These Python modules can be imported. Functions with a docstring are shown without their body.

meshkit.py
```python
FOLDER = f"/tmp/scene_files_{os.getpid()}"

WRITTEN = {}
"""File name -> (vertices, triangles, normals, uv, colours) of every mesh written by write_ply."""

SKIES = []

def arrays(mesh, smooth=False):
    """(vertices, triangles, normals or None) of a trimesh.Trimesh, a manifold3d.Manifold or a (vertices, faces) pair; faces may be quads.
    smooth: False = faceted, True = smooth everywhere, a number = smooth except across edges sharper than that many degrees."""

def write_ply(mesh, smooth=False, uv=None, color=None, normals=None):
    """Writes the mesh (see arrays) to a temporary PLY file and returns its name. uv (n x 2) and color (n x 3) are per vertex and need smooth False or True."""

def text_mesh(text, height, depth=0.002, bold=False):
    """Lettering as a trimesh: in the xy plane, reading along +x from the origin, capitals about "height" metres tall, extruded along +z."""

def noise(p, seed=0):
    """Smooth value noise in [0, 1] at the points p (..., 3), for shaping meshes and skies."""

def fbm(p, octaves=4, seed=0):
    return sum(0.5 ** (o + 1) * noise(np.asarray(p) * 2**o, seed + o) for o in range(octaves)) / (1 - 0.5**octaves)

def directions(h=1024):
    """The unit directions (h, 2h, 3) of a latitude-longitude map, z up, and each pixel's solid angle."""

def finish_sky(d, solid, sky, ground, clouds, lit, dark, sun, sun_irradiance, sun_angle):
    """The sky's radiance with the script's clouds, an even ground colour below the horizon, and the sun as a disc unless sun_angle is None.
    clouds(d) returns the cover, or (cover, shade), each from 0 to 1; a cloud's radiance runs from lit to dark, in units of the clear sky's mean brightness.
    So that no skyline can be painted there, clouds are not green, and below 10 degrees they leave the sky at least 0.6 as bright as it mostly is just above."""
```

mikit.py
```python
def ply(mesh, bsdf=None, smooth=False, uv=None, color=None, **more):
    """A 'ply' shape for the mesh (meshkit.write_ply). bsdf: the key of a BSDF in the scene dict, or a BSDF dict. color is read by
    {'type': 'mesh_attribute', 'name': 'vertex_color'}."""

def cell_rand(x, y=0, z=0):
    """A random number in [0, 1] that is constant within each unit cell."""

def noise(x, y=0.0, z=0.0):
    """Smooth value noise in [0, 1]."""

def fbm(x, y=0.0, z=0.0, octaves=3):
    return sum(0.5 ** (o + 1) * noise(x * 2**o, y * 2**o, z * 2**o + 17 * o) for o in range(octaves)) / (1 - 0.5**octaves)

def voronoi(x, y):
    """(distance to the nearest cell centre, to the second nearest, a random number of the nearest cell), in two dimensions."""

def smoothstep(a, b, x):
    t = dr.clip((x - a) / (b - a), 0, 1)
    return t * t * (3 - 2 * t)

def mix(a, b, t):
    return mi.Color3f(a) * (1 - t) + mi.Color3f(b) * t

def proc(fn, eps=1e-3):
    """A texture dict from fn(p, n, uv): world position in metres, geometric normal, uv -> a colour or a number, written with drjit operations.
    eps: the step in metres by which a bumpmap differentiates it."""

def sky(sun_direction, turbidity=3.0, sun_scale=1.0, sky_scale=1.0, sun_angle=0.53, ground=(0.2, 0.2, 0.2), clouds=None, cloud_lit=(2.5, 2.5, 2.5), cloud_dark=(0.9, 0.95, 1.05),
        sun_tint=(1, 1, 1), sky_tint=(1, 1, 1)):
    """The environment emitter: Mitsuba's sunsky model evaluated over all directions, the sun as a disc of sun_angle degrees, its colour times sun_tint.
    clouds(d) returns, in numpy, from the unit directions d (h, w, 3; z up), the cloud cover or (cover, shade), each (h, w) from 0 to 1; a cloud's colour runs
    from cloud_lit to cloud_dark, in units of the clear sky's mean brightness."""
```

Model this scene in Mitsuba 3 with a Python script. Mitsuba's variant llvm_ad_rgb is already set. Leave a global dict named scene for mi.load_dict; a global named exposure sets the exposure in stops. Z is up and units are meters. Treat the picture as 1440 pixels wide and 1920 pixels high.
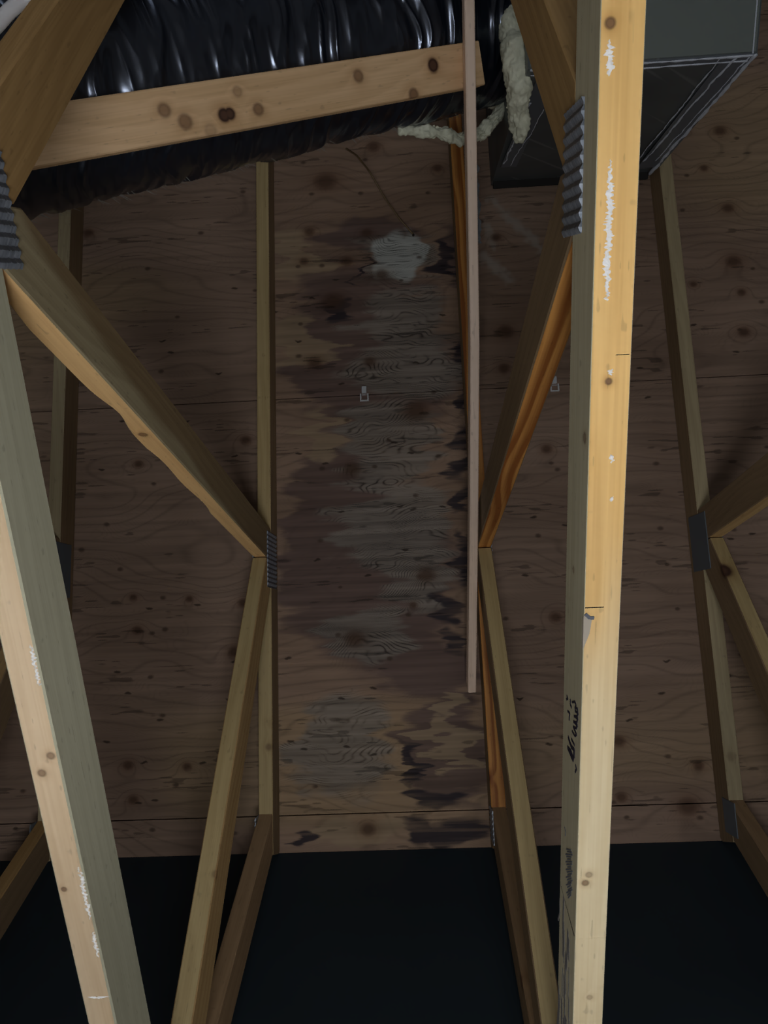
import math, random
import numpy as np, trimesh, mitsuba as mi, drjit as dr, mikit, manifold3d
from shapely.geometry import Polygon, box as sbox
from shapely.ops import clip_by_rect

T = mi.ScalarTransform4f
rng = np.random.default_rng(7)
scene, labels = {}, {}
exposure = 0.0
Z0 = 2.44                                    # underside of the bottom chords above the floor

# ---------------------------------------------------------------- camera
CAM = np.array([0.4140, 0.0, Z0 - 0.7268])
RIGHT, UP, FWD = [[0.99824, 0.05457, 0.0231], [0.04521, -0.95333, 0.29853], [-0.03832, 0.29696, 0.95412]]
scene['camera'] = {'type': 'perspective', 'fov_axis': 'x', 'fov': 2 * math.degrees(math.atan(720 / 1397.31)), 'near_clip': 0.02, 'far_clip': 50,
                   'to_world': T().look_at(origin=CAM.tolist(), target=(CAM + np.array(FWD)).tolist(), up=UP)}

# ---------------------------------------------------------------- light
def rgb(*c): return {'type': 'rgb', 'value': list(c)}
LAMP = (0.46, 0.26, 1.00)                    # work light on its stand in the room below, aimed up at the opening
LAMP_RADIANCE = (24.0, 24.8, 26.0)
FILL_RADIANCE = (2.4, 2.6, 2.9)  # glow of the added, unseen fill window

# ---------------------------------------------------------------- helpers
def name_for(key):
    if key not in scene and key not in places: return key
    k = 1
    while f'{key}_{k:03d}' in scene or f'{key}_{k:03d}' in places: k += 1
    return f'{key}_{k:03d}'
places = set()
def thing(key, label, cat, group=None):
    key = name_for(key); places.add(key)
    labels[key] = {'label': label, 'category': cat}
    if group: labels[key]['group'] = group
    return key
def put(key, mesh, bsdf, parent=None, smooth=False, uv=None, label=None, kind=None, **more):
    key = name_for(parent + '__' + key if parent else key)
    scene[key] = mikit.ply(mesh, bsdf, smooth=smooth, uv=uv, **more)
    if label or kind:
        labels[key] = {}
        if label: labels[key]['label'] = label
        if kind: labels[key]['kind'] = kind
    return key
def struct(key, mesh, bsdf, label=None, **more):
    return put(key, mesh, bsdf, kind='structure', label=label, **more)
def boxm(x0, x1, y0, y1, z0, z1):
    m = trimesh.creation.box((x1 - x0, y1 - y0, z1 - z0)); m.apply_translation(((x0 + x1) / 2, (y0 + y1) / 2, (z0 + z1) / 2)); return m
def bevel_box(x0, x1, y0, y1, z0, z1, r):
    p = []
    for a, b, c in ((0, r, r), (r, 0, r), (r, r, 0)):
        for x in (x0 + a, x1 - a):
            for y in (y0 + b, y1 - b):
                for z in (z0 + c, z1 - c): p.append((x, y, z))
    return trimesh.convex.convex_hull(np.array(p))
def tube(points, radii, n=10, caps=True):
    P = np.asarray(points, float); R = np.broadcast_to(radii, (len(P),)).astype(float)
    V, F = [], []; prev = None
    for i, p in enumerate(P):
        t = P[min(i + 1, len(P) - 1)] - P[max(i - 1, 0)]; t /= np.linalg.norm(t)
        a = np.cross(t, [0, 0, 1] if prev is None and abs(t[2]) < .9 else ([1, 0, 0] if prev is None else np.cross(prev, t))) if prev is None else prev - t * (prev @ t)
        a /= np.linalg.norm(a); b = np.cross(t, a); prev = a
        for k in range(n):
            w = 2 * math.pi * k / n; V.append(p + R[i] * (math.cos(w) * a + math.sin(w) * b))
    for i in range(len(P) - 1):
        for k in range(n):
            q, r = i * n + k, i * n + (k + 1) % n
            F += [(q, r, r + n), (q, r + n, q + n)]
    if caps:
        V += [P[0], P[-1]]; c0, c1 = len(V) - 2, len(V) - 1; e = (len(P) - 1) * n
        for k in range(n): F += [(c0, (k + 1) % n, k), (c1, e + k, e + (k + 1) % n)]
    return trimesh.Trimesh(np.array(V), np.array(F), process=False)
def ribbon(points, half, normal, thick=.0006):
    """A flat pen stroke lying on a face with the given normal."""
    P = np.asarray(points, float); nrm = np.asarray(normal, float); out = []
    for a, b in zip(P[:-1], P[1:]):
        d = b - a; L = np.linalg.norm(d)
        if L < 1e-6: continue
        d /= L; s = np.cross(nrm, d) * half; d = d * half * .6
        q = [a - d - s, b + d - s, b + d + s, a - d + s]
        out.append(trimesh.convex.convex_hull(np.array([p - nrm * .0004 for p in q] + [p + nrm * thick for p in q])))
    return trimesh.util.concatenate(out)
def snoise(P, f, seed=0):
    """Smooth numpy value noise of points."""
    P = np.asarray(P) * f + seed * 17.3; i = np.floor(P).astype(np.int64); t = P - i; t = t * t * (3 - 2 * t)
    def h(a):
        v = (a[:, 0] * 374761393 + a[:, 1] * 668265263 + a[:, 2] * 2147483647) & 0xffffffff
        v = ((v ^ (v >> 13)) * 1274126177) & 0xffffffff; return ((v ^ (v >> 16)) & 0xffffff) / 16777215.
    r = 0
    for dx in (0, 1):
        for dy in (0, 1):
            for dz in (0, 1):
                w = (t[:, 0] if dx else 1 - t[:, 0]) * (t[:, 1] if dy else 1 - t[:, 1]) * (t[:, 2] if dz else 1 - t[:, 2])
                r = r + w * h(i + np.array([dx, dy, dz]))
    return r

# ---------------------------------------------------------------- materials
#            light                dark               figure  fine  blotch   (one row per kind of board)
WOODS = [((.40, .26, .115), (.25, .145, .055), .35),     # 0 plain pine
         ((.74, .47, .17), (.56, .31, .085), .25),       # 1 bright yellow chord
         ((.72, .60, .38), (.58, .45, .25), .25),        # 2 pale cream chord
         ((.66, .50, .32), (.54, .38, .22), .25),        # 3 pinkish weathered chord
         ((.30, .25, .15), (.20, .155, .085), .30),      # 4 olive grey
         ((.58, .27, .07), (.26, .085, .018), .95),      # 5 strong orange figure
         ((.62, .42, .24), (.45, .28, .13), .35),        # 6 pinkish brace board
         ((.25, .16, .085), (.17, .105, .055), .30),     # 7 brown stud
         ((.42, .32, .155), (.30, .21, .09), .30),       # 8 golden web
         ((.34, .21, .085), (.22, .125, .045), .30),     # 9 tan upper web
         ((.68, .53, .42), (.56, .41, .30), .20),       # 10 pale strip
         ((.33, .27, .16), (.23, .18, .10), .30),        # 11 cool edge
         ((.44, .42, .30), (.34, .32, .22), .22),        # 12 grey-green wide face, cool side light put into the colour
         ((.50, .45, .31), (.38, .33, .21), .22),        # 13 pale olive wide face, cool side light put into the colour
         ((.20, .135, .075), (.13, .085, .045), .25),    # 14 dark brown wide face, side shade put into the colour
         ((.70, .45, .20), (.55, .32, .13), .25)]        # 15 orange-tan wane edge
WTAB = mi.Float(np.array([[*a, *b, c, 0] for a, b, c in WOODS], np.float32).ravel())
LK = [(0.599, -0.196, 2.44, 0.0041, 1.0), (0.608, 0.105, 2.44, 0.003, 1.0), (0.601, 0.704, 2.44, 0.0039, 0.8), (0.605, 0.692, 2.44, 0.0038, 0.5), (0.611, 0.885, 2.44, 0.0035, 0.4), (-0.015, 0.502, 2.44, 0.0044, 0.7), (-0.03, 0.525, 2.44, 0.0045, 0.7), (-0.035, 0.693, 2.44, 0.0033, 0.8), (0.012, -0.304, 3.159, 0.0104, 0.75), (0.041, -0.288, 3.18, 0.0116, 0.75), (0.103, -0.303, 3.223, 0.0106, 1.25), (0.112, -0.306, 3.23, 0.0095, 1.25), (0.345, -0.391, 3.393, 0.0104, 0.8), (0.5, -0.427, 3.501, 0.0124, 1.15), (0.456, -0.368, 3.47, 0.0108, 0.9), (0.16, -0.317, 3.263, 0.0096, 0.8), (0.128, -0.344, 3.241, 0.0084, 0.4), (0.079, -0.276, 3.206, 0.0105, 0.3), (1.197, 0.744, 3.494, 0.0203, 1.3), (0.625, 1.166, 3.009, 0.0145, 1.1), (0.588, 1.346, 2.854, 0.0107, 1.0), (0.019, -0.181, 2.628, 0.0046, 0.7), (0.019, 0.2, 2.884, 0.0085, 0.8), (-0.019, 0.219, 2.901, 0.0067, 0.8), (0.59, 0.163, 2.457, 0.0053, 0.7), (0.59, 0.32, 2.493, 0.0039, 0.5), (0.019, 0.232, 2.391, 0.0031, 0.4), (0.019, -0.071, 2.542, 0.0062, 0.5), (-0.019, 0.25, 3.919, 0.0119, 0.7), (0.0, 0.34, 3.931, 0.0103, 0.6), (0.0, 1.129, 3.465, 0.008, 0.7), (0.0, 1.182, 3.433, 0.0096, 0.6), (-0.589, -0.205, 4.082, 0.0116, 0.6), (1.215, 0.292, 3.797, 0.0102, 0.5), (1.216, 1.23, 3.389, 0.0134, 0.4), (0.597, 0.529, 4.424, 0.0146, 0.5), (0.019, 1.209, 2.896, 0.0091, 0.4), (0.019, 1.321, 2.836, 0.0107, 0.5), (0.0, 1.086, 2.879, 0.0074, 0.4), (0.585, 1.271, 3.394, 0.0095, 1.0)]
def wood_color(p, n, uv):
    u, v = uv.x, uv.y
    s = dr.floor(u / 20); l = u - 20 * s - 10
    row = mi.UInt32(dr.clip(dr.floor(v / 20), 0, len(WOODS) - 1)); w = v - 20 * dr.floor(v / 20) - 10
    g = [dr.gather(mi.Float, WTAB, row * 8 + k) for k in range(7)]
    light, dark, fig = mi.Color3f(g[0], g[1], g[2]), mi.Color3f(g[3], g[4], g[5]), g[6]
    cream = mikit.smoothstep(.20, .60, p.y + .10 * (mikit.noise(p.y * 9, w * 40, 2.0) - .5)) * dr.select(row == 1, 1., 0.)
    light, dark = mikit.mix(light, mi.Color3f(.72, .60, .38), cream), mikit.mix(dark, mi.Color3f(.58, .45, .25), cream)
    near = mi.Float(9.0); km = mi.Float(0)
    for x, y, z, r, k in LK:
        d = dr.sqrt(dr.square(p.x - x) + dr.square(p.y - y) + dr.square(p.z - z)) / r
        hit = d < near
        near = dr.select(hit, d, near); km = dr.select(hit, k, km)
    warp = .35 * mikit.fbm(l * 1.6, w * 6, s, octaves=2) + .05 * dr.exp(-dr.square(near / 2.2))
    ring = w * 42 + warp * 14 + .4 * mikit.noise(l * 7, w * 30, s)
    t = ring - dr.floor(ring)
    band = mikit.smoothstep(0., .75, t) * (1 - mikit.smoothstep(.8, 1., t))
    fine = mikit.noise(l * 9, w * 520, s)
    blot = mikit.fbm(l * 3 + s, w * 14, 3.0, octaves=3)
    m = dr.clip(band * fig * .9 + (fine - .5) * .35 + (blot - .5) * .9 + .18, 0, 1)
    c = mikit.mix(light, dark, m) * (.86 + .28 * mikit.noise(l * 2.3, s, 9.0))
    pin = mikit.noise(l * 55, w * 260, s + 3)
    c = c * (1 - .18 * mikit.smoothstep(.88, .97, pin))
    upper = mikit.smoothstep(-.012, .012, -1.515 + (l - 2.3) * .085 - w + (mikit.noise(l * 6, 2.0) - .5) * .03) * dr.select(row == 4, 1., 0.) * dr.select(dr.abs(p.x) < .1, 1., 0.)
    c = mikit.mix(c, c * mi.Color3f(.62, .52, .45), upper)
    rim = dr.exp(-dr.square((near - 1.0) / .28)); core = 1 - mikit.smoothstep(.75, 1.1, near)
    kd = dr.clip(km, 0, 1.3)
    c = mikit.mix(c, c * mi.Color3f(.62, .48, .36), dr.clip(dr.exp(-dr.square(near / 1.9)) * .6 * kd, 0, 1))
    c = mikit.mix(c, mi.Color3f(.13, .062, .032), dr.clip(core * .8 * kd, 0, 1))
    c = mikit.mix(c, mi.Color3f(.045, .02, .012), dr.clip(rim * .55 * kd + core * (km > 1.) * .7, 0, 1))
    return c
scene['mat_lumber'] = {'type': 'principled', 'base_color': mikit.proc(wood_color), 'roughness': .62, 'specular': .3}

KN = [(0.131, -0.174, 0.0145), (0.112, -0.077, 0.0129), (0.311, -0.159, 0.0145), (0.351, -0.018, 0.0193), (0.2, 0.061, 0.029), (0.138, 0.255, 0.0193), (0.305, 0.261, 0.0161), (0.241, 0.591, 0.0225), (0.446, 0.912, 0.0225), (0.233, 1.086, 0.0258), (0.438, 0.422, 0.0322), (0.431, 0.915, 0.0129), (0.404, 0.997, 0.0097), (0.253, 1.601, 0.0193), (1.416, 0.005, 0.0209), (1.424, -0.432, 0.0177), (1.31, -0.44, 0.0145), (1.429, 0.105, 0.0113), (1.29, 0.071, 0.0097), (1.422, 0.23, 0.0161), (1.42, -0.17, 0.0161), (0.815, 0.558, 0.0145), (0.719, 0.189, 0.0225), (0.707, 0.303, 0.0145), (0.709, -0.119, 0.0145), (0.945, 1.537, 0.0145), (0.805, 1.047, 0.0145), (0.951, 1.391, 0.0161), (1.121, 1.566, 0.0258), (1.16, 1.461, 0.0129), (-0.4, 0.544, 0.0113), (-0.076, 0.486, 0.0145), (-0.41, 0.942, 0.0097), (-0.245, 0.953, 0.0097), (-0.397, 1.037, 0.0129), (-0.113, 1.109, 0.0161), (-0.401, 1.505, 0.0129), (-0.417, 1.412, 0.0129), (-0.25, 1.42, 0.0113), (-0.088, 0.97, 0.0129), (-0.574, -0.216, 0.0161), (1.243, -0.344, 0.0129), (1.362, -0.308, 0.0113), (0.856, 1.486, 0.0129), (0.186, -0.343, 0.0322), (0.541, -0.365, 0.0129), (0.342, -0.453, 0.0193), (0.245, -0.068, 0.0161)]
DS = [(-0.23, 0.568), (-0.513, 0.555), (0.018, 0.085), (-0.106, -0.001), (-0.331, 0.16), (-0.109, 0.534), (-0.221, 0.972), (-0.362, 0.974), (-0.113, 1.136), (-0.453, 1.153), (-0.372, 1.406), (-0.205, 1.411), (-0.34, 1.507), (-0.386, 1.513), (0.134, 0.048), (0.21, -0.009), (-0.007, 0.083), (0.09, 0.184), (0.445, 0.272), (0.532, 0.124), (0.205, 0.718), (0.131, 0.856), (0.041, 1.134), (0.044, 1.361), (0.281, 1.224), (0.19, 1.25), (0.201, 1.381), (0.275, 1.405), (0.081, 1.384), (0.19, 1.25), (0.378, 0.71), (0.416, 0.719), (0.502, 0.715), (0.277, 0.908), (0.388, 0.836), (0.762, 0.759), (0.852, 0.786), (0.727, 0.927), (0.985, 1.335), (0.761, 1.392), (1.079, 1.267), (1.376, 0.833), (1.314, 0.845), (1.366, 0.786), (1.102, 1.18), (0.689, 1.267), (1.107, 0.325), (1.122, 0.417), (1.392, 0.291), (1.277, 0.201), (-0.451, 0.409), (-0.255, 0.419), (-0.157, 0.273), (-0.024, 0.178), (-0.305, 0.196), (-0.522, 0.184), (-0.327, 1.291), (-0.421, 1.214), (-0.129, 1.239), (-0.48, 1.345), (0.217, 0.327), (0.416, 0.551), (0.37, 0.517), (0.083, 0.535), (0.162, 0.571)]
LIGHT, GRAY, RED, BLACK, TAN = (
    [(0.408, -0.079, 0.102, 0.081), (0.453, -0.1, 0.063, 0.06)],
    [(0.394, -0.077, 0.124, 0.097), (0.418, 0.134, 0.17, 0.136), (0.38, 0.285, 0.192, 0.1), (0.339, 0.515, 0.149, 0.177), (0.393, 0.726, 0.17, 0.125), (0.297, 0.785, 0.14, 0.108), (0.415, 0.914, 0.138, 0.137), (0.286, 1.091, 0.136, 0.089), (0.186, 1.38, 0.164, 0.156)],
    [(0.223, 0.123, 0.114, 0.103), (0.302, 0.196, 0.29, 0.349), (0.152, 0.323, 0.113, 0.1), (0.208, 0.622, 0.173, 0.111), (0.139, 0.856, 0.14, 0.274), (0.322, 0.941, 0.275, 0.328), (0.591, -0.064, 0.082, 0.122), (0.433, 1.185, 0.18, 0.102), (0.483, 1.39, 0.117, 0.196), (0.315, -0.171, 0.166, 0.071)],
    [(0.563, 0.312, 0.035, 0.149), (0.574, 0.543, 0.055, 0.096), (0.581, 0.688, 0.047, 0.062), (0.572, 0.859, 0.045, 0.092), (0.518, 1.01, 0.06, 0.06), (0.543, 1.101, 0.045, 0.044), (0.542, -0.067, 0.041, 0.087), (0.199, 0.087, 0.036, 0.052), (0.278, -0.049, 0.013, 0.071), (0.398, 1.612, 0.066, 0.055), (0.485, 1.614, 0.101, 0.041), (0.391, 1.444, 0.03, 0.084), (0.062, 1.616, 0.044, 0.028), (0.417, 1.529, 0.087, 0.025)],
    [(0.09, 0.201, 0.098, 0.102), (0.096, -0.095, 0.1, 0.106), (0.148, 0.489, 0.064, 0.098), (0.473, 1.289, 0.052, 0.043), (0.483, 1.39, 0.044, 0.085), (0.209, 1.607, 0.168, 0.044)])
CS = math.cos(math.atan(.5))
SMEARS = [(0.701, -0.25, 0.845, -0.07, 0.022), (0.665, -0.063, 0.736, 0.018, 0.028), (0.687, -0.165, 0.699, -0.093, 0.02)]                # dusty streaks on the plywood beside the right stained rafter
def ell(L, u, v):
    m = mi.Float(-9.0)
    for a, b, ra, rb in L:
        m = dr.maximum(m, 1 - dr.sqrt(dr.square((u - a) / ra) + dr.square((v - b) / rb)))
    return m
def ply_color(p, n, uv):
    u, v = p.x, p.y / CS
    pan = mikit.cell_rand(dr.floor((v - .365) / 1.1945), 5, 1)
    near = mi.Float(9.0); bend = mi.Float(0)
    for a, b, r in KN:
        du, dv = (u - a), (v - b)
        d = dr.sqrt(dr.square(du) + dr.square(dv * 1.25)) / r
        near = dr.minimum(near, d)
    speck = mi.Float(9.0); wob = (mikit.noise(u * 90, v * 40) - .5) * .006
    for a, b in DS:
        du, dv = (u - a) / .0105, (v - b - wob) / .0036
        speck = dr.minimum(speck, dr.square(du) + dr.square(dv))
    # random small pin knots and dashes elsewhere
    q, q2, qr = mikit.voronoi(u * 6 + 31, v * 9 + 7)
    bend = dr.exp(-dr.square(near / 2.6)) * .55
    warp = mikit.fbm(u * 1.7 + pan * 20, v * 4.6, 4.0, octaves=3)
    ring = (v * 26 + warp * 9 + bend * 3)
    t = ring - dr.floor(ring)
    line = dr.exp(-dr.square((t - .5) / .10))
    ring2 = v * 105 + 40 * mikit.fbm(u * 2.6 + pan * 9, v * 4.2, 3.0, octaves=4) + bend * 7 + 1.8 * mikit.noise(u * 14, v * 60)
    t2 = ring2 - dr.floor(ring2); line2 = dr.exp(-dr.square((t2 - .5) / .17)) * mikit.smoothstep(.25, .85, mikit.fbm(u * 16, v * 55, 4.0, octaves=3))
    streak = mikit.fbm(u * 3.2, v * 95, 2.0, octaves=3)
    blot = mikit.fbm(u * 2.6, v * 5.5, 8.0, octaves=3)
    base = mikit.mix(mi.Color3f(.245, .168, .124), mi.Color3f(.170, .112, .080), dr.clip(blot * 1.5 - .3, 0, 1))
    base = mikit.mix(base, mi.Color3f(.265, .185, .110), mikit.smoothstep(.55, .75, mikit.fbm(u * 1.1 + 3, v * 2.1, 1.0, octaves=2)) * .7)
    base = base * (.80 + .42 * streak) * (1 - .20 * line) * (1 - .10 * line2)
    # the leak: everything between the two middle rafters
    rag = (mikit.fbm(u * 5, v * 34, 6.0, octaves=5) - .5)
    wu, wv = u + rag * .24 + (mikit.fbm(u * 7, v * 9, 5.0) - .5) * .12, v + (mikit.fbm(u * 9, v * 9, 7.0) - .5) * .09
    bay = mikit.smoothstep(.0, .02, u) * (1 - mikit.smoothstep(.60, .62, u))
    red = mikit.smoothstep(.0, .34, ell(RED, wu, wv)) * bay
    gray = mikit.smoothstep(-.02, .30, ell(GRAY, wu, wv)) * bay
    lite = mikit.smoothstep(-.04, .14, ell(LIGHT, u + rag * .06 + (mikit.noise(u * 14, v * 14, 3.0) - .5) * .05, v + (mikit.noise(u * 16, v * 16) - .5) * .045)) * bay
    tan = mikit.smoothstep(.05, .30, ell(TAN, wu, wv)) * bay
    blk = mikit.smoothstep(.02, .40, ell(BLACK, u + rag * .19 + (wu - u - rag * .24), wv)) * bay
    base = mikit.mix(base, base * mi.Color3f(1.15, 1.1, 1.0), bay * .5)
    base = mikit.mix(base, mi.Color3f(.098, .064, .056) * (.6 + .8 * streak), red * .85)
    wg = dr.clip(1 - .85 * line2, .2, 1) * (.45 + 1.05 * streak)
    base = mikit.mix(base, mi.Color3f(.185, .158, .132) * wg, gray * .8)
    base = mikit.mix(base, mi.Color3f(.270, .195, .122) * (.7 + .6 * streak), tan * .75)
    base = mikit.mix(base, mi.Color3f(.40, .41, .38) * dr.clip(1 - .85 * line2 * (.3 + streak), .12, 1) * (.62 + .6 * streak), lite * .9)
    base = mikit.mix(base, mi.Color3f(.026, .021, .026), blk * dr.clip(.15 + 1.5 * streak, 0, 1) * .95)
    smear = mi.Float(0)
    for a0, b0, a1, b1, hw in SMEARS:
        L2 = (a1 - a0) ** 2 + (b1 - b0) ** 2
        tt = dr.clip(((u - a0) * (a1 - a0) + (v - b0) * (b1 - b0)) / L2, 0, 1)
        d = dr.sqrt(dr.square(u - a0 - tt * (a1 - a0)) + dr.square(v - b0 - tt * (b1 - b0))) + (mikit.noise(u * 70, v * 70) - .5) * .02
        smear = dr.maximum(smear, 1 - mikit.smoothstep(0, hw, d))
    base = mikit.mix(base, mi.Color3f(.30, .29, .26), smear * .45)
    rim = dr.exp(-dr.square((near - 1.0) / .25)); core = 1 - mikit.smoothstep(.5, 1.05, near)
    base = mikit.mix(base, base * mi.Color3f(.60, .47, .40), dr.clip(dr.exp(-dr.square(near / 1.7)) * .75, 0, 1))
    base = mikit.mix(base, mi.Color3f(.060, .032, .020), dr.clip(core * .70 + rim * .35, 0, 1))
    base = mikit.mix(base, mi.Color3f(.022, .014, .010), (1 - mikit.smoothstep(.2, 1.6, speck)) * .8)
    pick = (qr > .62)
    base = mikit.mix(base, mi.Color3f(.05, .03, .02), dr.select(pick, (1 - mikit.smoothstep(.02, .05 + .05 * mikit.noise(u * 60, v * 60), q)) * .75, 0))
    dash = mikit.noise(u * 26 + 3, v * 210, 5.0) * mikit.noise(u * 7, v * 40, 2.0)
    base = mikit.mix(base, base * .45, mikit.smoothstep(.55, .68, dash) * .8)
    return dr.clip(base, 0.005, .9)
scene['mat_plywood'] = {'type': 'principled', 'base_color': mikit.proc(ply_color), 'roughness': .8, 'specular': .15}
def plain(key, col, rough=.6, spec=.4, **k):
    scene[key] = {'type': 'principled', 'base_color': rgb(*col), 'roughness': rough, 'specular': spec, **k}
plain('mat_felt', (.02, .019, .018), .9, .1)
plain('mat_black_film', (.0034, .0056, .0105), .24, .6, clearcoat=1.0, clearcoat_gloss=.84, spec_tint=.4)
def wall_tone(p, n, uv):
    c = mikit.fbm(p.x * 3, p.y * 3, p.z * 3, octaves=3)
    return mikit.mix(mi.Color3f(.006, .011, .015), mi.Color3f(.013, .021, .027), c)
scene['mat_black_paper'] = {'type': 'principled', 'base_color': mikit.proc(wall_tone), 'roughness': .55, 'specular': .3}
def galv(p, n, uv):
    along = dr.select(p.z < 2.7, p.y, p.y * .894 - p.z * .447)
    across = dr.select(p.z < 2.7, p.z, p.y * .447 + p.z * .894)
    t = along / .0127; t = t - dr.floor(t)
    tooth = mikit.cell_rand(dr.floor(across / .0032), dr.floor(along / .0127), 2)
    slot = mikit.smoothstep(.50, .56, t + (tooth - .5) * .10) * (1 - mikit.smoothstep(.90, .97, t + (tooth - .5) * .08))
    c = mikit.mix(mi.Color3f(.16, .185, .22), mi.Color3f(.30, .33, .38), mikit.fbm(p.x * 90, p.y * 90, p.z * 90)) * (.8 + .4 * tooth)
    return mikit.mix(c, mi.Color3f(.045, .052, .062), slot * .8)
scene['mat_galvanized'] = {'type': 'principled', 'base_color': mikit.proc(galv), 'roughness': .42, 'metallic': .35, 'specular': .5}
def foil(p, n, uv):
    c = mikit.fbm(p.x * 6, p.y * 6, p.z * 6, octaves=4)
    scratch = mikit.smoothstep(.72, .85, mikit.noise((p.x - p.z) * 60, (p.x + p.z) * 4, p.y * 4))
    return mikit.mix(mi.Color3f(.052, .060, .066), mi.Color3f(.095, .108, .110), c) + scratch * .05
scene['mat_duct_board'] = {'type': 'principled', 'base_color': mikit.proc(foil), 'roughness': .42, 'metallic': .25, 'specular': .5}
plain('mat_lit_bottom', (.135, .155, .145), .4, .5, metallic=.2)  # lighter than the body: the lit underside is put into the colour
plain('mat_tape', (.10, .115, .135), .35, .6, metallic=.3)
plain('mat_tape_edge', (.42, .45, .50), .45, .5)
def fibre(p, n, uv):
    return mikit.mix(mi.Color3f(.46, .47, .35), mi.Color3f(.82, .83, .66), mikit.fbm(p.x * 55, p.y * 55, p.z * 55, octaves=4))
scene['mat_fiberglass'] = {'type': 'diffuse', 'reflectance': mikit.proc(fibre)}
plain('mat_white', (.90, .90, .92), .4)
plain('mat_mud', (.86, .85, .82), .8, .2)
plain('mat_ink', (.018, .016, .03), .6, .2)
plain('mat_stamp', (.10, .105, .125), .7, .2)
plain('mat_bluestain', (.16, .15, .145), .7, .2)
plain('mat_chip', (.36, .31, .25), .8, .2)
plain('mat_dark', (.02, .016, .012), .8, .1)
plain('mat_wire', (.12, .08, .04), .6, .3)
plain('mat_clip', (.62, .65, .68), .35, .5, metallic=.6)
plain('mat_dull_plate', (.105, .125, .145), .5, .4, metallic=.3)
plain('mat_flap', (.17, .18, .19), .5, .4)
plain('mat_wall', (.62, .60, .56), .8, .2)
plain('mat_floor', (.38, .33, .27), .6, .3)
plain('mat_lamp_shell', (.55, .38, .03), .4)
plain('mat_wisp', (.17, .17, .155), .5, .4)
for k in list(scene):
    if k.startswith('mat_'): scene[k] = {'type': 'twosided', 'bsdf': scene[k]}

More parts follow.
